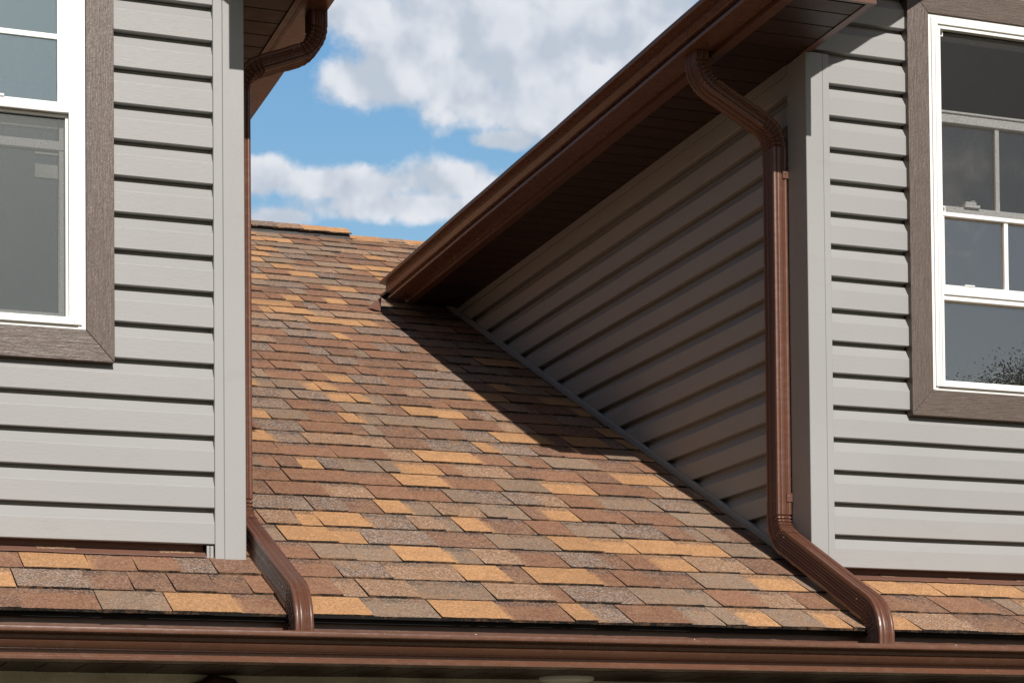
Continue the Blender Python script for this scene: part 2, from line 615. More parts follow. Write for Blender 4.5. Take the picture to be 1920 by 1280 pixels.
def shingle_row(mb, s, x0, x1, expo=EXPO, fn=rp, lastlen=None):
    x = x0 - random.uniform(0, 0.2)
    raised = random.random() < 0.5
    prev = None
    joint_x = x + random.uniform(0, 1)
    sag = random.uniform(-0.002, 0.002)
    while x < x1:
        w = random.choice((0.06, 0.08, 0.10, 0.11, 0.13, 0.15, 0.17, 0.20)) * random.uniform(0.85, 1.15)
        xa, xb = max(x, x0), min(x + w, x1)
        x += w
        if xb - xa < 0.012:
            raised = not raised
            continue
        col = pick()
        if prev is not None and random.random() < 0.04:
            col = prev
        pcol = prev
        prev = col
        th = random.uniform(0.0056, 0.0078) if raised else random.uniform(0.0030, 0.0042)
        gap = 0.0026 if raised else 0.0
        if not raised and random.random() < 0.25:
            gap = 0.0012
        L = (lastlen if lastlen else expo + 0.02)
        n = max(1, int((xb - xa) / 0.022))
        top, tops = [], []
        drift = random.uniform(-0.0014, 0.0014)
        for i in range(n + 1):
            xx = xa + gap + (xb - xa - gap) * i / n
            js = drift + random.uniform(-0.0011, 0.0011) + sag * sin(xx * 2.1 + s * 5)
            jh = random.uniform(-0.0005, 0.0005)
            top.append((xx, s + js, th + jh))
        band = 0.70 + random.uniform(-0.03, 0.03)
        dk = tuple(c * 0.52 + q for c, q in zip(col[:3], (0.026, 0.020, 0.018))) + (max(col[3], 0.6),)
        lean = random.uniform(-0.002, 0.002)
        soft = (not raised) and gap == 0.0 and pcol is not None
        def lerp(p, q, t):
            return tuple(p[k] * (1 - t) + q[k] * t for k in range(4))
        for i in range(n):
            a, b = top[i], top[i + 1]
            ca = lerp(pcol, col, min(1, i / 1.0 + 0.25)) if soft and i == 0 else col
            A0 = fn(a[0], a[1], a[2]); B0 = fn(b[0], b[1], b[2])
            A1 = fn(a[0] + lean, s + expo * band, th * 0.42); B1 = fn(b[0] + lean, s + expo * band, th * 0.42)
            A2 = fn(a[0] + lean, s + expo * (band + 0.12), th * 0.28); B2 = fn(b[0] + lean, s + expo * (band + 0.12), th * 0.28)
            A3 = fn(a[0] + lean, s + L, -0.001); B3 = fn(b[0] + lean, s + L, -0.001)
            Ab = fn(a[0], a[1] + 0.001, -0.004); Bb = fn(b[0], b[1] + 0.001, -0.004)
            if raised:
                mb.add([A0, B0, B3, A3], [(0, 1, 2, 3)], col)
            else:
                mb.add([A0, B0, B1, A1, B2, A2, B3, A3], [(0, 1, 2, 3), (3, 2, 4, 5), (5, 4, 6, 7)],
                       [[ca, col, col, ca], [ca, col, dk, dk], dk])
            mb.add([Ab, Bb, B0, A0], [(0, 1, 2, 3)], BUTT)
        # sides of the lifted tabs
        for (q, flip) in ((top[0], 0), (top[-1], 1)):
            vs = [fn(q[0], q[1], -0.004), fn(q[0], q[1], q[2]), fn(q[0] + lean, s + L, -0.001), fn(q[0] + lean, s + L, -0.005)]
            mb.add(vs, [(0, 1, 2, 3) if flip else (3, 2, 1, 0)], BUTT)
        raised = not raised


mb = MB()
nrow = int((S_RIDGE - S0) / EXPO) + 1
for k in range(nrow):
    s = S0 + k * EXPO
    if s > S_RIDGE - 0.03:
        break
    y = s * CT
    if y < 0.30:
        xr = (-1.30, 3.75)
    elif y < 3.05:
        xr = (0.03, 1.98)
    else:
        xr = (-0.9, 4.3)
    L = min(EXPO + 0.02, S_RIDGE - s)
    shingle_row(mb, s, xr[0], xr[1], lastlen=L)
roof = mb.build('roof', M_shingle, house, attr=True)

mb = MB()
mb.add([rp(-1.6, S0 + 0.003, -0.006), rp(5.0, S0 + 0.003, -0.006), rp(5.0, S0 + 0.003, 0.0016), rp(-1.6, S0 + 0.003, 0.0016),
        rp(-1.6, S0 + 0.06, -0.006), rp(5.0, S0 + 0.06, -0.006), rp(5.0, S0 + 0.06, 0.0006), rp(-1.6, S0 + 0.06, 0.0006)],
       [(0, 1, 2, 3), (3, 2, 6, 7), (4, 5, 1, 0)])
mb.build('starter_strip', M_felt, roof)
mb = MB()   # felt and deck under the shingles, both slopes of the ridge
D0 = -0.004
mb.add([rp(-1.6, S0 + 0.012, D0), rp(5.0, S0 + 0.012, D0), rp(5.0, S_RIDGE, D0), rp(-1.6, S_RIDGE, D0),
        rp(-1.6, S0 + 0.012, -0.022), rp(5.0, S0 + 0.012, -0.022), rp(5.0, S_RIDGE, -0.022), rp(-1.6, S_RIDGE, -0.022)],
       [(0, 1, 2, 3), (7, 6, 5, 4), (0, 4, 5, 1), (1, 5, 6, 2), (2, 6, 7, 3), (3, 7, 4, 0)])
yr, zr = S_RIDGE * CT, ROOF_B + S_RIDGE * ST
mb.add([(-1.6, yr, zr), (5.0, yr, zr), (5.0, yr + 5.2, zr - 2.4), (-1.6, yr + 5.2, zr - 2.4)], [(0, 1, 2, 3)])
mb.build('roof_deck', M_felt, roof)


def ridge_run(x0, x1, lift, name, wing=0.14):
    mb = MB()
    x = x0
    while x < x1 - 0.01:
        w = 0.145
        xb = min(x + w + 0.03, x1)
        col = pick()
        if col[0] > 0.4 and random.random() < 0.5:
            col = pick()
        t0, t1 = lift + 0.002, lift + 0.005
        zt = zr
        prof = [(-wing, -wing * PITCH), (-0.03, -0.03 * PITCH + 0.002), (0.0, 0.006), (0.03, -0.03 * PITCH + 0.002), (wing, -wing * PITCH)]
        for i in range(4):
            (ya, za), (yb, zb) = prof[i], prof[i + 1]
            vs = [(x, yr + ya, zt + za + t0), (xb, yr + ya, zt + za + t1), (xb, yr + yb, zt + zb + t1), (x, yr + yb, zt + zb + t0)]
            mb.add(vs, [(0, 1, 2, 3)], col)
        mb.add([(x, yr - wing, zt - wing * PITCH + t0), (xb, yr - wing, zt - wing * PITCH + t1), (xb, yr - wing, zt - wing * PITCH + t1 - 0.006), (x, yr - wing, zt - wing * PITCH + t0 - 0.006)],
               [(3, 2, 1, 0)], BUTT)
        vs = [(xb, yr + a, zt + b + t1) for a, b in prof] + [(xb, yr + a, zt + b + t1 - 0.006) for a, b in reversed(prof)]
        mb.add(vs, [tuple(range(len(vs)))], BUTT)
        x += w
    return mb.build(name, M_shingle, roof, attr=True)


ridge_run(1.872, 4.3, 0.0, 'ridge_cap', 0.12)
ridge_run(-0.9, 1.866, 0.034, 'ridge_vent_cap', 0.105)
mb = MB()
W = 0.088
mb.prism([(-W, -W * PITCH + 0.024), (0, 0.028), (W, -W * PITCH + 0.024), (W, -W * PITCH - 0.004), (-W, -W * PITCH - 0.004)],
         lambda p, t: (t, yr + p[0], zr + p[1]), -0.9, 1.860)
mb.build('ridge_vent', M_black, roof)

# ---- dutch lap siding
PROF = [(0.0, 0.0), (0.0, 0.57), (0.0003, 0.59), (0.0016, 0.615), (0.0036, 0.64), (0.0090, 0.73), (0.0150, 0.83), (0.0176, 0.870), (0.0185, 0.895), (0.0265, 0.915), (0.0265, 1.0)]


def siding_rows(mb, z0, z1, a0, a1, fn):
    """fn(a, d, z): a along the wall, d depth behind the butt plane"""
    k = int(math.floor(z0 / E_ + 1e-6))
    while k * E_ < z1 - 1e-5:
        zb = k * E_
        pts = []
        for (d, f) in PROF:
            pts.append((d * 1.14, zb + f * E_))
        lo, hi = max(zb, z0), min(zb + E_, z1)
        cl = []
        for i in range(len(pts) - 1):
            (d0, q0), (d1, q1) = pts[i], pts[i + 1]
            if q1 < lo or q0 > hi:
                continue
            t0 = max(0, (lo - q0) / (q1 - q0)) if q1 > q0 else 0
            t1 = min(1, (hi - q0) / (q1 - q0)) if q1 > q0 else 1
            p0 = (d0 + (d1 - d0) * t0, q0 + (q1 - q0) * t0)
            p1 = (d0 + (d1 - d0) * t1, q0 + (q1 - q0) * t1)
            if not cl:
                cl.append(p0)
            cl.append(p1)
        if len(cl) > 1:
            aa0 = a0(cl[0][1], cl[-1][1]) if callable(a0) else a0
            aa1 = a1(cl[0][1], cl[-1][1]) if callable(a1) else a1
            if aa1 - aa0 > 0.005:
                # slight waviness along the length, as vinyl has
                n = max(1, int((aa1 - aa0) / 0.12))
                rk = random.Random(k * 131 + 7)
                ph, am = rk.uniform(0, 6), rk.uniform(0.0003, 0.0008)
                last = None
                for i in range(n + 1):
                    a = aa0 + (aa1 - aa0) * i / n
                    wv = am * sin(a * 7 + ph)
                    ring = [fn(a, d, z + (wv if d < 0.002 else 0)) for d, z in cl]
                    if abs(cl[0][1] - zb) < 1e-6:
                        ring = [fn(a, 0.0302, zb + 0.001), fn(a, 0.0018, zb + wv + 0.0002), fn(a, 0.0002, zb + wv + 0.0016)] + ring[1:]
                    if last:
                        m = len(ring)
                        mb.add(last + ring, [(j, j + 1, m + j + 1, m + j) for j in range(m - 1)])
                    last = ring
        k += 1


def front(a, d, z):
    return (a, d, z)


WIN_Z = (0.4895, 1.8685)        # outer edges of the window trim
WL = (-1.385, -0.2795)
WR = (2.2325, 3.338)
RBX_R, RBX_L = 1.893, 0.0485    # inner edges of the eave boxes
RZ0 = 1.797
# left and right gable walls
APEX_L, APEX_R = -0.832, 2.785


def front_wall(xa, xb, win, apex, left):
    mb = MB()
    rake = lambda z: (z + 0.05 - RZ0) / RP
    def lo(z0, z1):
        if left:
            half = (RBX_L - apex) - rake(z1)
        else:
            half = (apex - RBX_R) - rake(z1)
        return max(xa, apex - half) if z1 > 1.75 else xa
    def hi(z0, z1):
        if left:
            half = (RBX_L - apex) - rake(z1)
        else:
            half = (apex - RBX_R) - rake(z1)
        return min(xb, apex + half) if z1 > 1.75 else xb
    siding_rows(mb, 0, WIN_Z[0], win[0], win[1], front)
    siding_rows(mb, 0, WIN_Z[1], xa, win[0], front)
    siding_rows(mb, 0, WIN_Z[1], win[1], xb, front)
    siding_rows(mb, WIN_Z[1], 2.42, lo, hi, front)
    if left:
        siding_rows(mb, ZS + 0.001, WIN_Z[1], xb, 0.075, front)
    else:
        siding_rows(mb, ZS + 0.001, WIN_Z[1], 1.885, xa, front)
    o = mb.build('siding', M_sid_x, house, smooth=True, autos=9)
    mb = MB()
    yb = 0.0312
    wi = (win[0] + 0.06, win[1] - 0.06, WIN_Z[0] + 0.06, WIN_Z[1] - 0.06)
    for (x0, x1, z0, z1) in ((xa - 0.05, xb + 0.05, -0.05, wi[2]), (xa - 0.05, wi[0], wi[2], wi[3]), (wi[1], xb + 0.05, wi[2], wi[3])):
        mb.box(x0, x1, yb, yb + 0.10, max(z0, 0.006), z1)
    # gable part of the sheathing
    mb.add([(xa - 0.05, yb, wi[3]), (xb + 0.05, yb, wi[3]), (xb + 0.05, yb, RZ0 - 0.03), (apex, yb, 2.40), (xa - 0.05, yb, RZ0 - 0.03)], [(0, 1, 2, 3, 4)])
    mb.build('sheathing', M_wallback, o)
    return o


sidL = front_wall(-1.753, -0.0005, WL, APEX_L, True)
sidR = front_wall(1.957, 3.61, WR, APEX_R, False)
sidL['label'] = 'sunlit light grey siding around the left window'
sidR['label'] = 'sunlit light grey siding around the right window'

# side wall of the right dormer (faces -X), and of the left one (faces +X)
XSR, XSL = 1.8795, 0.083
def side_r(a, d, z):
    return (XSR + d, a, z)
def side_l(a, d, z):
    return (XSL - d, a, z)
def y_roof(z0, z1):
    return min(3.75, (z1 - ROOF_B) / PITCH + 0.10)
for fn, X, nm in ((side_r, XSR, 'shaded dark side wall of the right dormer'), (side_l, XSL, 'side wall of the left dormer')):
    mb = MB()
    siding_rows(mb, 0, 1.60, 0.095, y_roof, fn)
    o = mb.build('siding', M_sid_y, house, smooth=True, autos=9)
    o['label'] = nm
    mb = MB()
    if X > 1:
        mb.box(X + 0.0312, X + 0.11, 0.125, 3.9, -0.05, 1.75)
    else:
        mb.box(X - 0.11, X - 0.0312, 0.125, 3.9, -0.05, 1.75)
    mb.build('sheathing', M_wallback, o)


# ---- corner posts
def corner_post(X, sg, z0, z1, lip_front, lip_side, wf, ws):
    """X outer corner; sg=+1: wall runs to +X from the corner (right dormer)"""
    f = lambda p, t: (X + sg * p[0], p[1], t)
    t = 0.0012
    yo = -0.0045
    # outer skin : along the front from the wall end, round the corner, back along the side
    poly = [(wf, 0.018), (wf, yo + 0.003), (wf - 0.0012, yo + 0.0015), (lip_front + 0.001, yo + 0.0015), (lip_front + 0.0003, yo + 0.0042),
            (lip_front - 0.0007, yo + 0.0042), (lip_front - 0.001, yo), (0.002, yo), (0.0, yo + 0.002),
            (0.0, lip_side - 0.001), (0.0042, lip_side - 0.0006), (0.0042, lip_side + 0.0006), (0.0014, lip_side + 0.001),
            (0.0014, ws), (0.0045, ws + 0.001), (0.020, ws + 0.001), (0.020, 0.018)]
    mb = MB()
    mb.prism(poly, f, z0, z1)
    return mb.build('corner_post', M_post, house, bevel=0.0007, segs=1)


corner_post(1.8735, 1, -0.030, ZS - 0.002, 0.060, 0.078, 0.0835, 0.122)
corner_post(0.0888, -1, -0.0445, ZS - 0.002, 0.062, 0.078, 0.0885, 0.122)
mb = MB()
mb.box(-0.022, -0.014, 0.004, 0.014, -0.040, -0.004)
mb.build('nailing_tab', M_post, house, bevel=0.0006)
mb = MB()
mb.box(-0.012, -0.003, 0.004, 0.014, -0.040, -0.004)
mb.build('nailing_tab', M_post, house, bevel=0.0006)

# ---- flashings at the foot of the walls
def base_flash(xa, xb):
    mb = MB()
    mb.box(xa, xb, 0.0450, 0.0480, -0.030, 0.020)
    n = 90
    last = None
    for i in range(n + 1):
        x = xa + (xb - xa) * i / n
        w = random.uniform(-0.0020, 0.0020) + 0.0015 * sin(x * 9)
        ring = [rp(x, 0.0500, 0.0042), rp(x, -0.006 + w, 0.0068 + w * 0.3), rp(x, -0.0068 + w, 0.0054), rp(x, 0.0500, 0.0030)]
        if last:
            mb.add(last + ring, [(j, (j + 1) % 4, 4 + (j + 1) % 4, 4 + j) for j in range(4)])
        last = ring
    return mb.build('flashing', M_flash, house)


base_flash(-1.80, -0.024)
base_flash(1.960, 3.66)

# J channel running up the roof along the side wall
mb = MB()
def jch(p, t):
    return (XSR - 0.0055 + p[0], t, roof_z(t) + p[1])
mb.prism([(0, 0.006), (0, 0.030), (0.003, 0.0335), (0.012, 0.0335), (0.012, 0.030), (0.0035, 0.029), (0.0035, 0.009), (0.040, 0.009), (0.040, 0.006)], jch, 0.215, 3.62)
o = mb.build('j_channel', M_sid_y, house, bevel=0.0006, segs=1)
# trim under the soffit along the side wall
mb = MB()
mb.prism([(0.0, 0.0), (0.0, 0.030), (0.022, 0.030), (0.022, -0.004), (0.012, -0.004), (0.0105, 0.0), (0.0085, 0.004), (0.004, 0.005), (0.003, 0.0)],
         lambda p, t: (XSR - 0.0058 + p[0], t, ZS - 0.031 + p[1]), 0.125, 3.65)
mb.build('utility_trim', M_sid_y, house)

# ---- gutters (ogee profile), p[0] = distance out from the fascia, p[1] = height from the bottom
GP = [(0.000, 0.088), (0.000, 0.0), (0.0855, 0.0), (0.0880, 0.0015), (0.0885, 0.0095), (0.0870, 0.0118), (0.0735, 0.0135), (0.0705, 0.0170),
      (0.0710, 0.0265), (0.0860, 0.0305), (0.0905, 0.0330), (0.1015, 0.0500), (0.0975, 0.0560), (0.0985, 0.0650), (0.1100, 0.0690), (0.1290, 0.0700),
      (0.1325, 0.0725), (0.1335, 0.0780), (0.1325, 0.0845), (0.1290, 0.0878), (0.1245, 0.0875), (0.1225, 0.0835)]


def gutter(fn0, a, b, label, cap=True):
    mb = MB()
    def fn(p, t):
        return fn0((p[0], p[1] * 0.925), t)
    t = 0.0014
    inner = [(0.0014, 0.088), (0.0014, 0.0014), (0.084, 0.0014), (0.0865, 0.003), (0.0865, 0.0090), (0.0725, 0.0120), (0.0688, 0.0165), (0.0694, 0.0276), (0.0895, 0.0345),
             (0.0997, 0.0503), (0.0958, 0.0565), (0.0970, 0.0662), (0.1095, 0.0705), (0.1285, 0.0715), (0.1312, 0.0738), (0.1320, 0.0780), (0.1312, 0.0838), (0.1285, 0.0862), (0.1250, 0.0860), (0.1240, 0.0835)]
    poly = GP + list(reversed(inner))
    n = 24
    last = None
    for i in range(n + 1):
        tt = a + (b - a) * i / n
        w = 0.0012 * sin(tt * 3.1 + 1) + 0.0006 * sin(tt * 9)
        ring = [fn((p[0] + (w if p[0] > 0.05 else 0), p[1]), tt) for p in poly]
        m = len(ring)
        if last:
            mb.add(last + ring, [(j, (j + 1) % m, m + (j + 1) % m, m + j) for j in range(m)])
        last = ring
    o = mb.build('gutter', M_gutter, house, smooth=True, autos=28)
    o['label'] = label
    for e, d in ((a, -0.001), (b, 0.001)):
        mb = MB()
        mb.prism(GP, fn, e, e + d)
        mb.build('end_cap', M_gutter, o)
    return o


GZ = -0.3665
g_front = gutter(lambda p, t: (t, -0.410 - p[0], GZ + p[1]), -2.0, 4.2, 'long sunlit brown gutter along the bottom eave')
for i in range(9):
    mb = MB()
    x = -1.75 + i * 0.68
    mb.box(x - 0.011, x + 0.011, -0.538, -0.366, GZ + 0.072, GZ + 0.074)
    mb.build('hanger', M_screwm, g_front)
for x in (0.585, 1.22, 2.05):
    mb = MB()
    mb.box(x - 0.0012, x + 0.0012, -0.5405, -0.539, GZ + 0.0805, GZ + 0.0822)
    mb.build('rivet', M_white, g_front)

# front fascia, drip edge and soffit
mb = MB()
mb.box(-2.0, 4.2, -0.372, -0.352, GZ + 0.001, -0.262)
mb.build('fascia', M_brown_dark, house, bevel=0.001)
mb = MB()
mb.prism([(-0.4295, -0.2440), (-0.4295, -0.2520), (-0.4270, -0.2520), (-0.4262, -0.2460), (-0.4105, -0.2430), (-0.4105, -0.2900), (-0.4090, -0.2900), (-0.4090, -0.2330)],
         lambda p, t: (t, p[0] + 0.034, p[1] + 0.004), -2.0, 4.2)
mb.build('drip_edge', M_brown, house)


def soffit(X0, X1, Y0, Y1, z, axis, label=None, pitch=0.1016, vents=3, ph=0):
    """panels with V grooves; axis='y' grooves repeat along Y (panels run in X)"""
    a0, a1 = (Y0, Y1) if axis == 'y' else (X0, X1)
    mb = MB()
    k = int(math.floor(a0 / pitch))
    gd, gw = 0.011, 0.006
    while k * pitch < a1:
        lo, hi = max(a0, k * pitch), min(a1, (k + 1) * pitch)
        mi = 1 if (k + ph) % vents == 0 else 0
        def P(a, b, zz):
            return (b, a, zz) if axis == 'y' else (a, b, zz)
        b0, b1 = (X0, X1) if axis == 'y' else (Y0, Y1)
        if hi - lo > gw * 2:
            xs = [(lo, z + gd), (lo + gw * 0.35, z + gd), (lo + gw, z), (hi - 0.001, z), (hi, z + gd)]
        else:
            xs = [(lo, z), (hi, z)]
        for i in range(len(xs) - 1):
            vs = [P(xs[i][0], b0, xs[i][1]), P(xs[i + 1][0], b0, xs[i + 1][1]), P(xs[i + 1][0], b1, xs[i + 1][1]), P(xs[i][0], b1, xs[i][1])]
            mb.add(vs, [(0, 1, 2, 3)], None, mi if i == 2 else 0)
        k += 1
    mb.box(X0, X1, Y0, Y1, z + gd + 0.001, z + gd + 0.004)
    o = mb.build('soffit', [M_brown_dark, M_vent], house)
    if label:
        o['label'] = label
    return o


soffit(-2.0, 4.2, -0.354, 0.10, GZ + 0.002, 'x')

# soffit light under the front eave
mb = MB()
seg = 40
rings = [(0.080, 0.0), (0.080, -0.007), (0.077, -0.011), (0.060, -0.0155), (0.030, -0.018), (0.0, -0.0185)]
vs, fs = [], []
for r, z in rings[:-1]:
    for i in range(seg):
        a = 2 * pi * i / seg
        vs.append((1.014 + r * cos(a), -0.100 + r * sin(a), GZ + 0.002 + z))
vs.append((1.014, -0.100, GZ + 0.002 + rings[-1][1]))
for k in range(len(rings) - 2):
    for i in range(seg):
        j = (i + 1) % seg
        fs.append((k * seg + i, k * seg + j, (k + 1) * seg + j, (k + 1) * seg + i))
for i in range(seg):
    fs.append(((len(rings) - 2) * seg + i, (len(rings) - 2) * seg + (i + 1) % seg, len(vs) - 1))
mb.add(vs, fs)
mb.build('soffit_light', M_lampw, house, smooth=True, autos=40)

# stone wall below the eave
mb = MB()
last = None
n = 420
for i in range(n + 1):
    x = -2.0 + 6.2 * i / n
    zt = GZ + 0.004
    ring = []
    bulge = 0.014 * sin(x * 4.3 + 1.0) + 0.009 * sin(x * 11.0) + 0.004 * sin(x * 41 + 2)
    for (d, z) in ((0.0, 0.0), (0.004, -0.010), (0.0, -0.03), (0.02, -0.08), (0.02, -2.92)):
        ring.append((x, 0.040 - 0.060 * max(0, min(1, (1.0 - x) / 1.8)) + bulge + d, zt + z))
    if last:
        m = len(ring)
        mb.add(last + ring, [(j, j + 1, m + j + 1, m + j) for j in range(m - 1)])
    last = ring
mort = mb.build('stone_wall', M_mortar, house, smooth=True)
mb = MB()
rs = random.Random(3)
def stone(cx, cz, rx, rz):
    seg, rr = 14, 4
    col = rs.choice([(0.10, 0.055, 0.025, 1), (0.05, 0.045, 0.04, 1), (0.14, 0.09, 0.05, 1), (0.085, 0.06, 0.045, 1)])
    rad = [rs.uniform(0.85, 1.12) for _ in range(seg)]
    yy = 0.036 - 0.060 * max(0, min(1, (1.0 - cx) / 1.8))
    vs = []
    for k in range(rr):
        q = (1.0, 0.92, 0.7, 0.35)[k]
        dep = (0.03, -0.012, -0.032, -0.042)[k]
        for i in range(seg):
            a = 2 * pi * i / seg
            vs.append((cx + rx * q * rad[i] * cos(a), yy + dep, cz + rz * q * rad[i] * sin(a)))
    vs.append((cx, yy - 0.044, cz))
    fs = []
    for k in range(rr - 1):
        for i in range(seg):
            j = (i + 1) % seg
            fs.append((k * seg + i, k * seg + j, (k + 1) * seg + j, (k + 1) * seg + i))
    for i in range(seg):
        fs.append(((rr - 1) * seg + i, (rr - 1) * seg + (i + 1) % seg, len(vs) - 1))
    mb.add(vs, fs, col)
zrow = GZ - 0.030
first = True
while zrow > -3.2:
    x = -1.95 + rs.uniform(0, 0.2)
    hh = rs.uniform(0.07, 0.12)
    while x < 4.1:
        w = rs.uniform(0.10, 0.24)
        stone(x + w / 2, zrow - hh / 2 + rs.uniform(-0.03, 0.03) + (0.012 if (first and rs.random() < 0.35) else -0.01), w / 2, hh / 2)
        x += w + rs.uniform(0.03, 0.08)
    zrow -= hh + 0.05
    first = False
mb.build('stone', M_stone, mort, smooth=True, attr=True)


# ---- dormer eaves: fascia, gutter, soffit box, rake and roof
def dormer(sg, wallx, ov, boxin, apex, halfend, name):
    """sg=-1 : eave hangs toward -X (right dormer); +1 toward +X (left dormer)"""
    xf = wallx + sg * ov                     # outer face of the fascia
    yend = 3.43
    # soffit under the eave
    a, b = sorted((xf - sg * 0.012, boxin + sg * 0.003))
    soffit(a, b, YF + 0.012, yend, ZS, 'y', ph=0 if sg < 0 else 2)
    # fascia board
    mb = MB()
    x0, x1 = sorted((xf, xf - sg * 0.012))
    mb.box(x0, x1, YF, yend, ZS - 0.004, ZS + 0.105)
    x0, x1 = sorted((xf - sg * 0.012, xf - sg * 0.034))
    mb.box(x0, x1, YF, yend, ZS - 0.004, ZS - 0.0015)
    fa = mb.build('fascia', M_brown, house, bevel=0.001)
    # box front, side flange and trim around the soffit
    mb = MB()
    x0, x1 = sorted((xf, boxin))
    zz1 = ZS + 0.16
    mb.box(x0, x1, YF - 0.012, YF, ZS - 0.004, zz1)
    x0, x1 = sorted((boxin, boxin - 0.004 * -sg))
    mb.box(x0, x1, YF, 0.018, ZS - 0.003, ZS + 0.16)
    x0, x1 = sorted((boxin - 0.003 * -sg, boxin - 0.026 * -sg))
    mb.box(x0, x1, YF, 0.0185, ZS - 0.003, ZS - 0.0005)
    mb.build('eave_box', M_brown, house)
    # gutter
    gt = gutter(lambda p, t: (xf + sg * (0.002 + p[0] * 0.93), t, ZS + 0.012 + p[1]), YF - 0.015, yend, '%s dormer gutter seen from below' % name)
    # rake: fascia, soffit under the overhang; and the roof slopes
    s2 = -sg
    L = abs(apex - boxin)
    mb = MB()
    for k, (bx, dr) in enumerate(((boxin, s2), (2 * apex - boxin, -s2))):
        def f(p, t, bx=bx, dr=dr):
            return (bx + dr * t, p[0], RZ0 + RP * t + p[1])
        mb.prism([(YF - 0.012, -0.004), (YF, -0.004), (YF, 0.15), (YF - 0.012, 0.15)], f, 0, L)
        mb.prism([(YF, 0.0), (0.02, 0.0), (0.02, 0.01), (YF, 0.01)], f, 0.0, L)
    mb.build('rake_trim', M_brown, house)
    mb = MB()
    ze = ZS + 0.105
    xe = xf + sg * 0.02
    Lr = abs(apex - xe)
    for (bx, dr) in ((xe, s2), (2 * apex - xe, -s2)):
        vs = []
        for yy in (YF - 0.03, 5.0):
            for zz in (0.0, 0.012):
                vs += [(bx, yy, ze + zz), (apex, yy, ze + zz + RP * Lr)]
        mb.add(vs, [(0, 1, 3, 2), (4, 6, 7, 5), (0, 2, 6, 4), (1, 5, 7, 3), (0, 4, 5, 1), (2, 3, 7, 6)], (0.22, 0.14, 0.09, 0.6))
    dr_ = mb.build('dormer_roof', M_shingle, house, attr=True)
    return xf, gt


xfR, gR = dormer(-1, 1.874, 0.262, RBX_R, APEX_R, 0, 'right')
xfL, gL = dormer(1, 0.0885, 0.212, RBX_L, APEX_L, 0, 'left')

# crumpled flashing where the right gutter dies into the roof
mb = MB()
def sheet(pts, th=0.0015):
    n = len(pts)
    vs = [Vector(p) for p in pts] + [Vector(p) + Vector((0, 0.001, th)) for p in pts]
    fs = [tuple(range(n)), tuple(range(2 * n - 1, n - 1, -1))] + [(i, n + i, n + (i + 1) % n, (i + 1) % n) for i in range(n)]
    mb.add(vs, fs)
yq = 3.43
sheet([(1.500, yq + 0.01, ZS + 0.020), (1.482, yq - 0.03, roof_z(yq - 0.03) + 0.012), (1.452, yq - 0.01, roof_z(yq) + 0.010), (1.440, yq + 0.04, roof_z(yq + 0.04) + 0.009), (1.478, yq + 0.05, roof_z(yq + 0.05) + 0.014)])
mb.build('kickout_flashing', M_flash, house)
mb = MB()
sheet([(1.612, yq - 0.02, ZS + 0.002), (1.588, yq - 0.02, ZS + 0.008), (1.600, yq - 0.07, ZS - 0.026)])
mb.build('kickout_flashing', M_flash, house)


# ---- downspouts
def section(wa, wb, ribs=True):
    """rectangular section with corrugations; wa along local a (narrow), wb along local b (wide)"""
    pts = []
    ra, rb = wa / 2, wb / 2
    c = 0.006
    def side(p0, p1, n_r, nrm):
        L = (Vector(p1) - Vector(p0))
        ln = L.length
        m = n_r * 4
        for i in range(m):
            t = i / m
            q = Vector(p0) + L * t
            h = 0.0
            if ribs and 0.08 < t < 0.92:
                ph = (t - 0.08) / 0.84 * n_r
                h = -0.0034 * (0.5 - 0.5 * cos(2 * pi * ph)) ** 1.5
            pts.append((q.x + nrm[0] * h, q.y + nrm[1] * h))
    side((-ra + c, -rb), (ra - c, -rb), 4, (0, -1))
    pts.append((ra - c, -rb)); pts.append((ra - c * 0.3, -rb + c * 0.3))
    side((ra, -rb + c), (ra, rb - c), 6, (1, 0))
    pts.append((ra, rb - c)); pts.append((ra - c * 0.3, rb - c * 0.3))
    side((ra - c, rb), (-ra + c, rb), 4, (0, 1))
    pts.append((-ra + c, rb)); pts.append((-ra + c * 0.3, rb - c * 0.3))
    side((-ra, rb - c), (-ra, -rb + c), 6, (-1, 0))
    pts.append((-ra, -rb + c)); pts.append((-ra + c * 0.3, -rb + c * 0.3))
    return pts


def tube(frames, sec, crimp=None):
    """frames: list of (centre, a axis, b axis, scale, crimp)"""
    mb = MB()
    last = None
    m = len(sec)
    first = None
    for (c, A, B, sc, cr, out) in frames:
        ring = []
        for (p, q) in sec:
            v = A * p + B * q
            s = sc
            if cr:
                # crimps bite on the inside and the flanks of the bend, not on the back
                dirn = v.normalized().dot(out)
                s = sc * (1 - cr * max(0.0, min(1.0, 0.90 - dirn * 0.95)))
            ring.append(tuple(c + v * s))
        if last:
            mb.add(last + ring, [(j, (j + 1) % m, m + (j + 1) % m, m + j) for j in range(m)])
        last = ring
    return mb


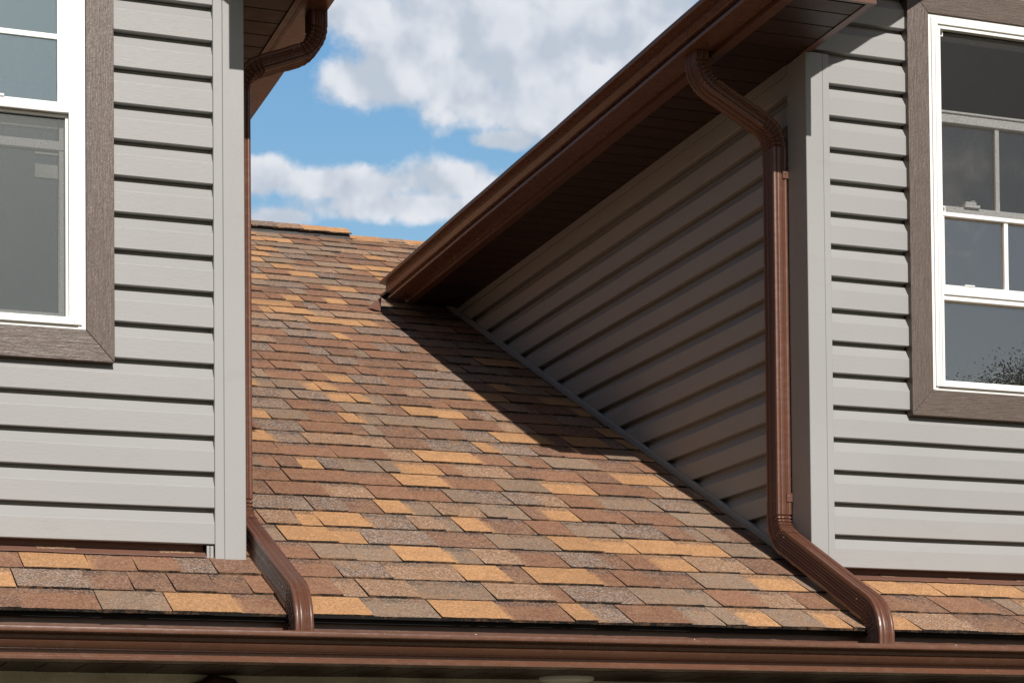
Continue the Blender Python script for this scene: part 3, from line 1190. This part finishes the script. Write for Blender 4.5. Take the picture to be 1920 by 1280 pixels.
def bend(p_start, d0, d1, rad, A0, B0, deg_step=3.0, ext=(0.03, 0.05), crimps=7, sc=1.03):
    """elbow: from direction d0 to d1, returns frames; p_start = corner point (where centre lines cross)"""
    d0 = Vector(d0).normalized(); d1 = Vector(d1).normalized()
    ax = d0.cross(d1).normalized()
    ang = d0.angle(d1)
    tl = rad * tan(ang / 2)
    P = Vector(p_start) - d0 * tl
    inward = ax.cross(d0).normalized()       # towards the centre of curvature
    cen = P + inward * rad
    fr = []
    A0 = Vector(A0); B0 = Vector(B0)
    fr.append((P - d0 * ext[0], A0, B0, sc, 0, -inward))
    fr.append((P - d0 * 0.004, A0, B0, sc, 0, -inward))
    steps = crimps * 5
    for i in range(steps + 1):
        t = i / steps
        R = Matrix.Rotation(ang * t, 3, ax)
        ph = (t * crimps) % 1.0
        cr = (0.17 * (1 - ph)) if ph > 0.02 and i not in (0, steps) else 0.0
        if ph >= 0.78:
            cr = 0.0
        fr.append((cen + R @ (P - cen), R @ A0, R @ B0, sc, cr, R @ (-inward)))
    R = Matrix.Rotation(ang, 3, ax)
    E = cen + R @ (P - cen)
    fr.append((E + d1 * 0.004, R @ A0, R @ B0, sc, 0, R @ (-inward)))
    fr.append((E + d1 * ext[1], R @ A0, R @ B0, sc, 0, R @ (-inward)))
    return fr, R @ A0, R @ B0, P, E


SEC = section(0.050, 0.080)


def screw_at(parent, p, n, r=0.0032):
    mb = MB()
    n = Vector(n).normalized()
    u = n.orthogonal().normalized()
    v = n.cross(u)
    seg = 10
    vs = []
    for (rr, h) in ((r, 0.0), (r, 0.0014), (r * 0.6, 0.0024)):
        for i in range(seg):
            a = 2 * pi * i / seg
            vs.append(Vector(p) + u * rr * cos(a) + v * rr * sin(a) + n * h)
    fs = []
    for k in range(2):
        for i in range(seg):
            j = (i + 1) % seg
            fs.append((k * seg + i, k * seg + j, (k + 1) * seg + j, (k + 1) * seg + i))
    fs.append(tuple(2 * seg + i for i in range(seg)))
    mb.add(vs, fs)
    return mb.build('screw', M_screwm, parent, smooth=True, autos=40)


def downspout(xc, yc, xo, yo, dz_out, ycorner_low, zlow, label, sgx):
    """xc,yc: upright centre; xo,yo: outlet centre in the eave gutter"""
    X = Vector((1, 0, 0)); Y = Vector((0, 1, 0))
    up_corner = Vector((xo, yc, dz_out[0]))
    mid_corner = Vector((xc, yc, dz_out[1]))
    d_diag = (mid_corner - up_corner).normalized()
    low_corner = Vector((xc, yc, zlow[0]))
    bot_corner = Vector((xc, ycorner_low, zlow[1]))
    d_low = (bot_corner - low_corner).normalized()
    DN = Vector((0, 0, -1))
    parts = []
    # straight upright (the part itself)
    e2, A2, B2, P2, E2 = bend(mid_corner, d_diag, DN, 0.095, *(lambda R: (R @ X, R @ Y))(Matrix.Rotation(DN.angle(d_diag), 3, DN.cross(d_diag).normalized())), ext=(0.045, 0.040), crimps=7)
    e3, A3, B3, P3, E3 = bend(low_corner, DN, d_low, 0.100, X, Y, ext=(0.050, 0.025), crimps=6)
    up = tube([(E2 + DN * 0.012, X, Y, 1.0, 0, X), (P3 - DN * 0.03, X, Y, 1.0, 0, X)], SEC)
    root = up.build('downspout', M_brown_pipe, house, smooth=True, autos=32)
    root['label'] = label
    e1, A1, B1, P1, E1 = bend(up_corner, DN, d_diag, 0.092, X, Y, ext=(0.075, 0.035), crimps=7)
    # elbows of the offset under the eave
    tube(e1, SEC).build('elbow', M_brown_pipe, root, smooth=True, autos=32)
    tube(e2, SEC).build('elbow', M_brown_pipe, root, smooth=True, autos=32)
    tube([(E1 + d_diag * 0.005, A1, B1, 1.0, 0, A1), (P2 - d_diag * 0.005, A1, B1, 1.0, 0, A1)], SEC).build('offset_pipe', M_brown_pipe, root, smooth=True, autos=32)
    # lower elbows and the run over the roof
    tube(e3, SEC).build('elbow', M_brown_pipe, root, smooth=True, autos=32)
    e4, A4, B4, P4, E4 = bend(bot_corner, d_low, DN, 0.100, A3, B3, ext=(0.070, 0.080), crimps=6)
    # the end stops inside the gutter, just below its rim
    lastf = list(e4[-1])
    lastf[0] = Vector((E4.x, E4.y, min(E4.z - 0.006, -0.303)))
    e4[-1] = tuple(lastf)
    tube(e4, SEC).build('elbow', M_brown_pipe, root, smooth=True, autos=32)
    tube([(E3 + d_low * 0.01, A3, B3, 1.0, 0, A3), (P4 - d_low * 0.01, A3, B3, 1.0, 0, A3)], SEC).build('roof_run', M_brown_pipe, root, smooth=True, autos=32)
    # strap brackets to the wall
    wall = 1 if sgx < 0 else -1
    for z in (1.26, zlow[0] + 0.115):
        mb = MB()
        w, d = 0.0270, 0.0425
        zc = z
        poly_out = [(-w, -d), (w, -d), (w, d), (-w, d)]
        x_end = w + 0.012
        # front leg wrapping half the face, then back along the wall side
        mb.box(xc + (wall * 0.006 if wall > 0 else -w), xc + (w if wall > 0 else -0.006), yc - d - 0.0012, yc - d, zc - 0.014, zc + 0.014)
        xa, xb = sorted((xc + wall * w, xc + wall * (w + 0.0012)))
        mb.box(xa, xb, yc - d - 0.0012, yc + d, zc - 0.014, zc + 0.014)
        st = mb.build('strap', M_brown_pipe, root, bevel=0.0008, segs=1)
        screw_at(root, (xc + wall * 0.013, yc - d - 0.0012, zc + 0.004), (0, -1, 0))
    # screws at the joints
    F = -0.0415
    for (c, A, B) in ((E3 + d_low * 0.018, A3, B3), (P4 - d_low * 0.060, A4, B4), (E1 + d_diag * 0.022, A1, B1), (P2 - d_diag * 0.03, A1, B1)):
        screw_at(root, c + B * F + A * 0.008, -B)
        screw_at(root, c + B * F - A * 0.012, -B)
        screw_at(root, c - A * 0.0262 * 1.0 + B * -0.02, -A)
    return root


downspout(1.847, 0.160, 1.578, 0.160, (1.545, 1.400), -0.462, (0.115, -0.196),
          'brown downspout against the shaded wall, running down to the right', -1)
downspout(0.128, 0.232, 0.362, 0.160, (1.520, 1.425), -0.472, (0.098, -0.206),
          'brown downspout mostly hidden behind the left corner post', 1)


# ---- windows
def frame_rect(mb, x0, x1, z0, z1, w, y0, y1, wb=None, wt=None):
    wb = w if wb is None else wb
    wt = w if wt is None else wt
    mb.box(x0, x0 + w, y0, y1, z0, z1)
    mb.box(x1 - w, x1, y0, y1, z0, z1)
    mb.box(x0 + w, x1 - w, y0, y1, z0, z0 + wb)
    mb.box(x0 + w, x1 - w, y0, y1, z1 - wt, z1)


def window(wx, left, glass_m, screen_m, label):
    x0o, x1o = wx
    z0o, z1o = WIN_Z
    tb, ts = 0.0835, 0.0765
    x0, x1, z0, z1 = x0o + ts, x1o - ts, z0o + tb, z1o - tb
    # white frame with stepped ribs
    mb = MB()
    yf = -0.012
    frame_rect(mb, x0 + 0.001, x1 - 0.001, z0 + 0.002, z1 - 0.001, 0.013, yf, 0.03)
    frame_rect(mb, x0 + 0.012, x1 - 0.012, z0 + 0.013, z1 - 0.012, 0.013, yf - 0.006, 0.03)
    frame_rect(mb, x0 + 0.0235, x1 - 0.0235, z0 + 0.014, z1 - 0.0235, 0.010, yf - 0.0095, 0.03, wb=0.014)
    frame_rect(mb, x0 + 0.032, x1 - 0.032, z0 + 0.022, z1 - 0.032, 0.014, yf - 0.0035, 0.07, wb=0.012)
    win = mb.build('window', M_white, house, bevel=0.0014)
    win['label'] = label
    # mitred trim boards
    yt0, yt1 = -0.0185, 0.018
    def board(pts, m):
        mb = MB()
        vs = [(p[0], yt0, p[1]) for p in pts] + [(p[0], yt1, p[1]) for p in pts]
        n = len(pts)
        mb.add(vs, [tuple(range(n)), tuple(range(2 * n - 1, n - 1, -1))] + [(i, n + i, n + (i + 1) % n, (i + 1) % n) for i in range(n)])
        return mb.build('trim_board', m, win, bevel=0.0012)
    e = 0.0006
    board([(x0o, z0o + e), (x0, z0 + e), (x0, z1 - e), (x0o, z1o - e)], M_trim_z)
    board([(x1o, z1o - e), (x1, z1 - e), (x1, z0 + e), (x1o, z0o + e)], M_trim_z)
    board([(x0o + e, z0o), (x1o - e, z0o), (x1 - e, z0), (x0 + e, z0)], M_trim_x)
    board([(x0 + e, z1), (x1 - e, z1), (x1o - e, z1o), (x0o + e, z1o)], M_trim_x)
    gx0, gx1 = x0 + 0.0455, x1 - 0.0455       # clear opening
    gz0, gz1 = z0 + 0.034, z1 - 0.0455
    def pane(xa, xb, za, zb, y, nm='pane', m=glass_m):
        mb = MB()
        mb.box(xa, xb, y, y + 0.004, za, zb)
        return mb.build(nm, m, win)
    if left:
        zm = 1.171
        # upper sash
        mb = MB()
        frame_rect(mb, gx0 - 0.001, gx1 + 0.001, zm, gz1 + 0.002, 0.032, -0.0125, 0.020, wb=0.027)
        s = mb.build('sash', M_white, win, bevel=0.0015)
        mb = MB()
        mb.box(gx0 + 0.030, gx1 - 0.030, -0.006, 0.006, 1.3725, 1.3875)
        for xx in (gx0 + (gx1 - gx0) / 3, gx0 + 2 * (gx1 - gx0) / 3):
            mb.box(xx - 0.007, xx + 0.007, -0.0055, 0.0055, zm + 0.026, gz1 - 0.03)
        mb.build('muntin', M_white, s, bevel=0.0015)
        pane(gx0 + 0.028, gx1 - 0.028, zm + 0.024, gz1 - 0.028, 0.000)
        # lower sash, raised a little, set back
        mb = MB()
        frame_rect(mb, gx0 + 0.004, gx1 - 0.004, gz0 - 0.002, 1.158, 0.018, 0.034, 0.060, wb=0.022, wt=0.020)
        mb.box(gx0 + 0.004, gx1 - 0.004, 0.030, 0.064, 1.078, 1.103)
        s2 = mb.build('sash', M_white, win, bevel=0.0015)
        pane(gx0 + 0.02, gx1 - 0.02, gz0 + 0.018, 1.080, 0.046)
        pane(gx0 + 0.02, gx1 - 0.02, 1.102, 1.140, 0.046)
        mb = MB()
        mb.box(-0.487, -0.424, 0.040, 0.0412, 1.001, 1.038)
        mb.box(-0.487, -0.424, 0.040, 0.0412, 1.066, 1.0715)
        mb.build('sticker', M_label, win)
        mb = MB()
        mb.box(-0.640, -0.575, -0.0165, -0.010, zm + 0.026, zm + 0.033)
        mb.box(-0.625, -0.590, -0.0160, -0.010, zm + 0.033, zm + 0.037)
        mb.build('sash_latch', M_white, win, bevel=0.001)
        sz0, sz1 = gz0 - 0.004, zm - 0.002
        scr_y = 0.010
        # screen frame
        mb = MB()
        frame_rect(mb, gx0 + 0.0, gx1 - 0.0, sz0, sz1, 0.0075, scr_y - 0.004, scr_y + 0.005)
        mb.build('screen_frame', M_white, win, bevel=0.0008)
        mb = MB()
        mb.box(gx0 + 0.006, gx1 - 0.006, scr_y, scr_y + 0.0004, sz0 + 0.006, sz1 - 0.006)
        mb.build('insect_screen', screen_m, win)
    else:
        zt_open = 1.487
        # thin screen frame with corner clips over the upper part
        sz0, sz1 = 1.150, gz1 + 0.003
        mb = MB()
        frame_rect(mb, gx0 - 0.001, gx1 + 0.001, sz0, sz1, 0.0045, 0.002, 0.010)
        mb.build('screen_frame', M_black, win)
        mb = MB()
        mb.box(gx0 + 0.003, gx1 - 0.003, 0.006, 0.0064, sz0 + 0.003, sz1 - 0.003)
        mb.build('insect_screen', screen_m, win)
        for zc in (sz1 - 0.012, sz0 + 0.012):
            mb = MB()
            frame_rect(mb, gx0 + 0.003, gx0 + 0.018, zc - 0.010, zc + 0.009, 0.0030, -0.002, 0.003)
            mb.build('corner_clip', M_white, win, bevel=0.0005)
        # inner sash, raised: top rail, muntin, meeting rail
        mb = MB()
        frame_rect(mb, gx0 + 0.001, gx1 - 0.001, 1.160, zt_open, 0.010, 0.022, 0.050, wb=0.022, wt=0.034)
        s1 = mb.build('sash', M_white, win, bevel=0.002)
        mb = MB()
        mb.box(gx0 + 0.001, gx1 - 0.001, 0.016, 0.024, zt_open - 0.004, zt_open + 0.003)
        mb.build('sash_lip', M_white, s1, bevel=0.001)
        for xx in (2.590, 2.590 + 0.205, 2.590 + 0.41):
            mb = MB()
            mb.box(xx - 0.0075, xx + 0.0075, 0.030, 0.040, 1.16, 1.46)
            mb.build('muntin', M_white, win, bevel=0.001)
        pane(gx0 + 0.01, gx1 - 0.01, 1.175, 1.455, 0.041)
        mb = MB()
        mb.box(2.455, 2.512, 0.012, 0.022, 1.180, 1.190)
        mb.box(2.458, 2.498, 0.012, 0.022, 1.190, 1.199)
        mb.box(2.480, 2.492, 0.010, 0.022, 1.199, 1.203)
        mb.build('sash_latch', M_white, win, bevel=0.0015)
        # outer frame crossbar and lower lights
        mb = MB()
        mb.box(gx0 - 0.003, gx1 + 0.003, -0.0125, 0.020, 1.1365, 1.1500)
        mb.box(gx0 - 0.003, gx1 + 0.003, -0.0125, 0.020, 0.884, 0.9155)
        mb.box(gx0 - 0.003, gx1 + 0.003, -0.0060, 0.030, 0.868, 0.884)
        mb.box(gx0 - 0.002, gx0 + 0.009, -0.0100, 0.020, 0.9155, 1.1365)
        mb.box(gx1 - 0.009, gx1 + 0.002, -0.0100, 0.020, 0.9155, 1.1365)
        s2 = mb.build('sash', M_white, win, bevel=0.0016)
        for xx in (2.595, 2.800, 3.005):
            mb = MB()
            mb.box(xx - 0.0075, xx + 0.0075, -0.006, 0.004, 0.915, 1.137)
            mb.build('muntin', M_white, win, bevel=0.001)
        mb = MB()
        mb.box(2.433, 2.470, -0.0150, -0.010, 0.9155, 0.920)
        mb.build('sash_latch', M_white, win, bevel=0.001)
        pane(gx0 + 0.005, gx1 - 0.005, 0.914, 1.138, 0.004)
        pane(gx0 - 0.002, gx1 + 0.002, gz0 - 0.006, 0.870, 0.012)
    # sill lip, standing proud under the frame
    mb = MB()
    mb.box(x0 + 0.022, x1 - 0.022, yf - 0.010, 0.0, z0 + 0.0125, z0 + 0.016)
    mb.build('sill', M_white, win, bevel=0.001)
    # the room behind
    mb = MB()
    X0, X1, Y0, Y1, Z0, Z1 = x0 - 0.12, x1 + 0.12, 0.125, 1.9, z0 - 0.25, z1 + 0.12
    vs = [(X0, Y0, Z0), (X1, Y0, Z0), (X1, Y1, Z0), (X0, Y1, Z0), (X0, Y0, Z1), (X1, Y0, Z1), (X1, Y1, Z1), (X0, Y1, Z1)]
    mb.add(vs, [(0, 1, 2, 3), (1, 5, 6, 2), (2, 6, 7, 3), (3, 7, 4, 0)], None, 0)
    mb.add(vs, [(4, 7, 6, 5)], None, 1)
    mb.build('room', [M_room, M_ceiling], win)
    # lining of the rough opening
    mb = MB()
    a0, a1, b0, b1 = x0 + 0.028, x1 - 0.028, z0 + 0.02, z1 - 0.028
    frame_rect(mb, a0 - 0.05, a1 + 0.05, b0 - 0.05, b1 + 0.05, 0.05, 0.070, 0.124)
    mb.build('jamb', M_white, win)
    return win


window(WL, True, M_glass_l, M_screen_l, 'white double hung window in brown trim on the left')
window(WR, False, M_glass_r, M_screen_r, 'white double hung window in brown trim on the right, its top open behind a screen')


# ------------------------------------------------------------------ the tree mirrored in the right window
def tree(x, y, base, height, crown_r, seed, label):
    r = random.Random(seed)
    t = thing('leafy_tree', label, 'tree', (x, y, base))
    mb = MB()
    def limb(p0, p1, r0, r1, seg=7):
        d = (p1 - p0)
        u = d.orthogonal().normalized(); v = d.cross(u).normalized()
        vs = []
        for (c, rr) in ((p0, r0), ((p0 + p1) / 2 + u * r0 * 0.3, (r0 + r1) / 2), (p1, r1)):
            for i in range(seg):
                a = 2 * pi * i / seg
                vs.append(c + u * rr * cos(a) + v * rr * sin(a))
        fs = []
        for k in range(2):
            for i in range(seg):
                j = (i + 1) % seg
                fs.append((k * seg + i, k * seg + j, (k + 1) * seg + j, (k + 1) * seg + i))
        mb.add(vs, fs)
    tips = []
    def grow(p, d, ln, rad, lev):
        q = p + d * ln
        limb(p, q, rad, rad * 0.68)
        if lev >= 4:
            tips.append(q)
            return
        if lev >= 2:
            tips.append(q)
        for i in range(3 if lev < 3 else 2):
            nd = (d + Vector((r.uniform(-1, 1), r.uniform(-1, 1), r.uniform(-0.15, 0.8))) * 0.75).normalized()
            grow(q, nd, ln * r.uniform(0.62, 0.82), rad * 0.6, lev + 1)
    grow(Vector((0, 0, 0)), Vector((0, 0, 1)), height * 0.27, 0.16, 0)
    mb.build('trunk', M_bark, t, smooth=True)
    mz = max(q.z for q in tips)
    lb = MB()
    for q in tips:
        q = Vector((q.x, q.y, q.z))
        n = r.randint(420, 600)
        cr = crown_r * r.uniform(0.09, 0.17)
        tone = r.uniform(0.7, 1.3)
        for i in range(n):
            o = Vector((r.gauss(0, 1), r.gauss(0, 1), r.gauss(0, 0.9))) * cr * 0.6
            c = q + o
            s = r.uniform(0.014, 0.032)
            a = Vector((r.uniform(-1, 1), r.uniform(-1, 1), r.uniform(-1, 1))).normalized()
            b = a.orthogonal().normalized()
            k = tone * r.uniform(0.75, 1.25)
            lb.add([c - a * s, c + b * s * 0.45, c + a * s, c - b * s * 0.45], [(0, 1, 2, 3)], (0.070 * k, 0.095 * k, 0.034 * k, 1))
    lb.build('crown', M_leaf, t, attr=True)
    return t, mz


tree(20.2, -24.5, -3.3, 13.1, 3.2, 11, 'loose green tree standing across from the right window and mirrored in it')
tree(26.0, -30.0, -3.3, 13.8, 3.6, 5, 'darker bushy tree standing farther off and to the right of the mirrored one')
